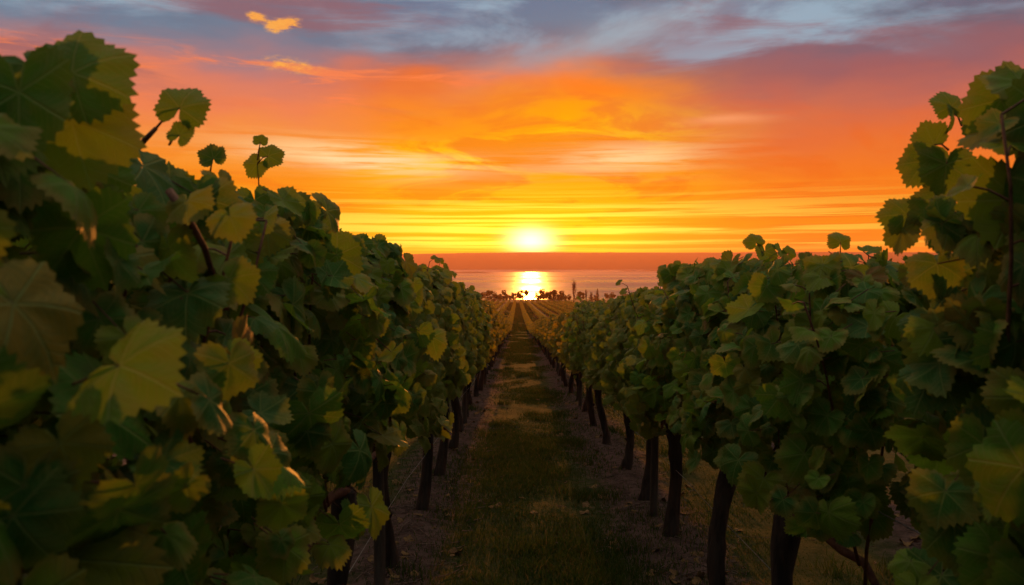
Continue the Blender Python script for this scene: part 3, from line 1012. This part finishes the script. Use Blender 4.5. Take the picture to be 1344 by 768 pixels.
def bare_tree(px, depth, h, n_br, label):
    p = at(px, 395, depth)
    e = empty('bare_tree', (p[0], depth, float(gz(depth)) - 0.05))
    tag(e, label, 'tree')
    tr = MB(); z = np.linspace(0, 1, 9)
    tr.tube(np.stack([0.12 * np.sin(4 * z), 0.1 * np.cos(3 * z), -0.2 + h * z], -1), np.linspace(0.24, 0.03, 9), 7)
    tr.build('trunk', M_TBARK, e)
    br = MB()
    for k in range(n_br):
        a = rng.uniform(0, 6.28); b = h * rng.uniform(0.10, 0.75); L = (h - b) * rng.uniform(0.45, 0.9)
        out_ = L * rng.uniform(0.12, 0.24)
        q = np.linspace(0, 1, 6)
        o_ = out_ * np.sqrt(q)
        pts = np.stack([np.cos(a) * o_, np.sin(a) * o_, b + L * q], -1)
        br.tube(pts, np.linspace(0.10, 0.025, 6), 5)
        for t_ in range(4):
            i0 = rng.integers(1, 5); a2 = rng.uniform(0, 6.28); l2 = L * rng.uniform(0.15, 0.35)
            s = pts[i0]
            br.tube([s, s + (math.cos(a2) * l2 * 0.25, math.sin(a2) * l2 * 0.25, l2 * 0.5), s + (math.cos(a2) * l2 * 0.35, math.sin(a2) * l2 * 0.35, l2)], [0.05, 0.035, 0.02], 4)
    br.build('branches', M_TBARK, e)


bare_tree(753, 292, 9.6, 22, 'tall bare poplar with upright branches standing against the lake')
bare_tree(769, 296, 5.6, 10, 'slim bare tree just right of the tall bare poplar')
bare_tree(776, 298, 4.6, 8, 'small bare tree between the slim bare tree and the dark conifer')
# conifer beside them
p = at(784, 395, 296)
e = empty('conifer', (p[0], 296, float(gz(296)) - 0.05))
tag(e, 'small dark conifer right of the bare trees, above the vine tops', 'tree')
tr = MB(); tr.tube([(0, 0, -0.3), (0, 0, 2.0), (0, 0, 5.2)], [0.16, 0.1, 0.03], 7); tr.build('trunk', M_TBARK, e)
cr = MB()
n_ = 900
t = rng.random(n_) ** 0.7
zz = 0.4 + 5.2 * (1 - t)
rr = (0.15 + 1.15 * t) * rng.uniform(0.4, 1.05, n_)
an = rng.uniform(0, 6.28, n_)
pp = np.stack([np.cos(an) * rr, np.sin(an) * rr, zz], -1)
q_ = np.stack([np.cos(an), np.sin(an), -0.4 + 0 * an], -1) * 0.22
w_ = np.stack([-np.sin(an), np.cos(an), 0 * an], -1) * 0.10
cr.put(np.stack([pp + q_, pp + w_, pp - q_, pp - w_], 1), q=np.arange(4 * n_).reshape(n_, 4))
cr.build('crown', M_TREE, e, False)

# ------------------------------------------------------------------ grass and litter on the ground
def blades(mb, x, y, h, wd):
    n = len(x)
    an = rng.uniform(0, 6.28, n)
    lean = rng.uniform(0.1, 0.9, n)
    la = rng.uniform(0, 6.28, n)
    b = np.stack([x, y, ground_height(x, y) - 0.006], -1)
    s = np.stack([np.cos(an), np.sin(an), np.zeros(n)], -1) * (wd / 2)[:, None]
    l = np.stack([np.cos(la) * lean, np.sin(la) * lean, np.ones(n)], -1) * h[:, None]
    mid = b + l * np.array((0.32, 0.32, 0.55))
    top = b + l * np.array((1, 1, 0.92))
    V = np.stack([b - s, b + s, mid - s * 0.75, mid + s * 0.75, top], 1)
    k = (np.arange(n) * 5)[:, None]
    mb.put(V, t=np.concatenate([k + np.array((2, 3, 4))]), q=k + np.array((0, 1, 3, 2)))


gb = MB()
N = 260000
yy = 4.0 * (285 / 4.0) ** rng.random(N)
lane = rng.choice([-1, 0, 0, 0, 0, 0, 0, 1, 1], N)
xx = MIDX + lane * SPACE + rng.normal(0, 0.56, N)
patch = hash_noise(xx * 1.3 + 3, yy * 0.8)
d = np.abs((xx - MIDX + SPACE / 2) % SPACE - SPACE / 2)
keep = (patch + rng.normal(0, 0.55, N) > -0.55 + 1.6 * np.clip(d - 0.55, 0, 1)) & (d < 1.06)
xx, yy, patch = xx[keep], yy[keep], patch[keep]
h = np.clip(0.030 + 0.022 * patch, 0.012, 0.09) * rng.uniform(0.6, 1.5, len(xx)) * (1 + yy / 90)
blades(gb, xx, yy, h, 0.0035 + 0.00055 * yy)
for _ in range(85):                                   # taller tufts
    ty = 4.6 * (30 / 4.6) ** rng.random(); tx = MIDX + rng.choice((-1, 0, 0, 0, 1)) * SPACE + rng.normal(0, 0.5)
    n = 130
    bx, by = tx + rng.normal(0, 0.10, n), ty + rng.normal(0, 0.13, n)
    blades(gb, bx, by, rng.uniform(0.05, 0.13, n), np.full(n, 0.004 + 0.0005 * ty))
tag(gb.build('grass', M_GRASS, None, False), 'short patchy grass growing along the path between the vine rows', 'grass', kind='stuff')

lt = MB()
for _ in range(2600):
    y = 4.2 * (24 / 4.2) ** rng.random()
    x = rng.choice((XL, XR, XL, XR, XR + SPACE, XL - SPACE)) + rng.normal(0, 0.34)
    a = rng.uniform(0, 3.14); L = rng.uniform(0.03, 0.16) if rng.random() < 0.88 else rng.uniform(0.2, 0.45)
    q = np.linspace(-0.5, 0.5, 4)
    px_ = x + np.cos(a) * L * q + rng.normal(0, 0.012, 4); py_ = y + np.sin(a) * L * q + rng.normal(0, 0.012, 4)
    lt.tube(np.stack([px_, py_, ground_height(px_, py_) + 0.004 + rng.uniform(0, 0.02, 4)], -1), rng.uniform(0.0016, 0.0042), 4, 0, False)
tag(lt.build('twig_litter', M_TWIG), 'dry prunings and twigs littering the bare soil under the vines', 'twigs', kind='stuff')

fl = MB()
n_ = 420
ly = 4.4 * (22 / 4.4) ** rng.random(n_)
lx = rng.choice((XL, XR, XL, XR, XR + SPACE, XL - SPACE), n_) + rng.normal(0, 0.36, n_)
lp = np.stack([lx, ly, ground_height(lx, ly) + 0.012], -1)
add_leaves(fl, lp, np.array((0, 0, 1.0)) + rng.normal(0, 0.3, (n_, 3)), rng.normal(0, 1, (n_, 3)), rng.uniform(0.05, 0.11, n_), 1, 1.8)
tag(fl.build('fallen_leaves', simple('dry_leaf', (0.10, 0.055, 0.022, 1), (0.22, 0.13, 0.05, 1), 9, 0.9), None, True, 'leafc'), 'brown fallen leaves scattered on the soil under the vines', 'leaves', kind='stuff')
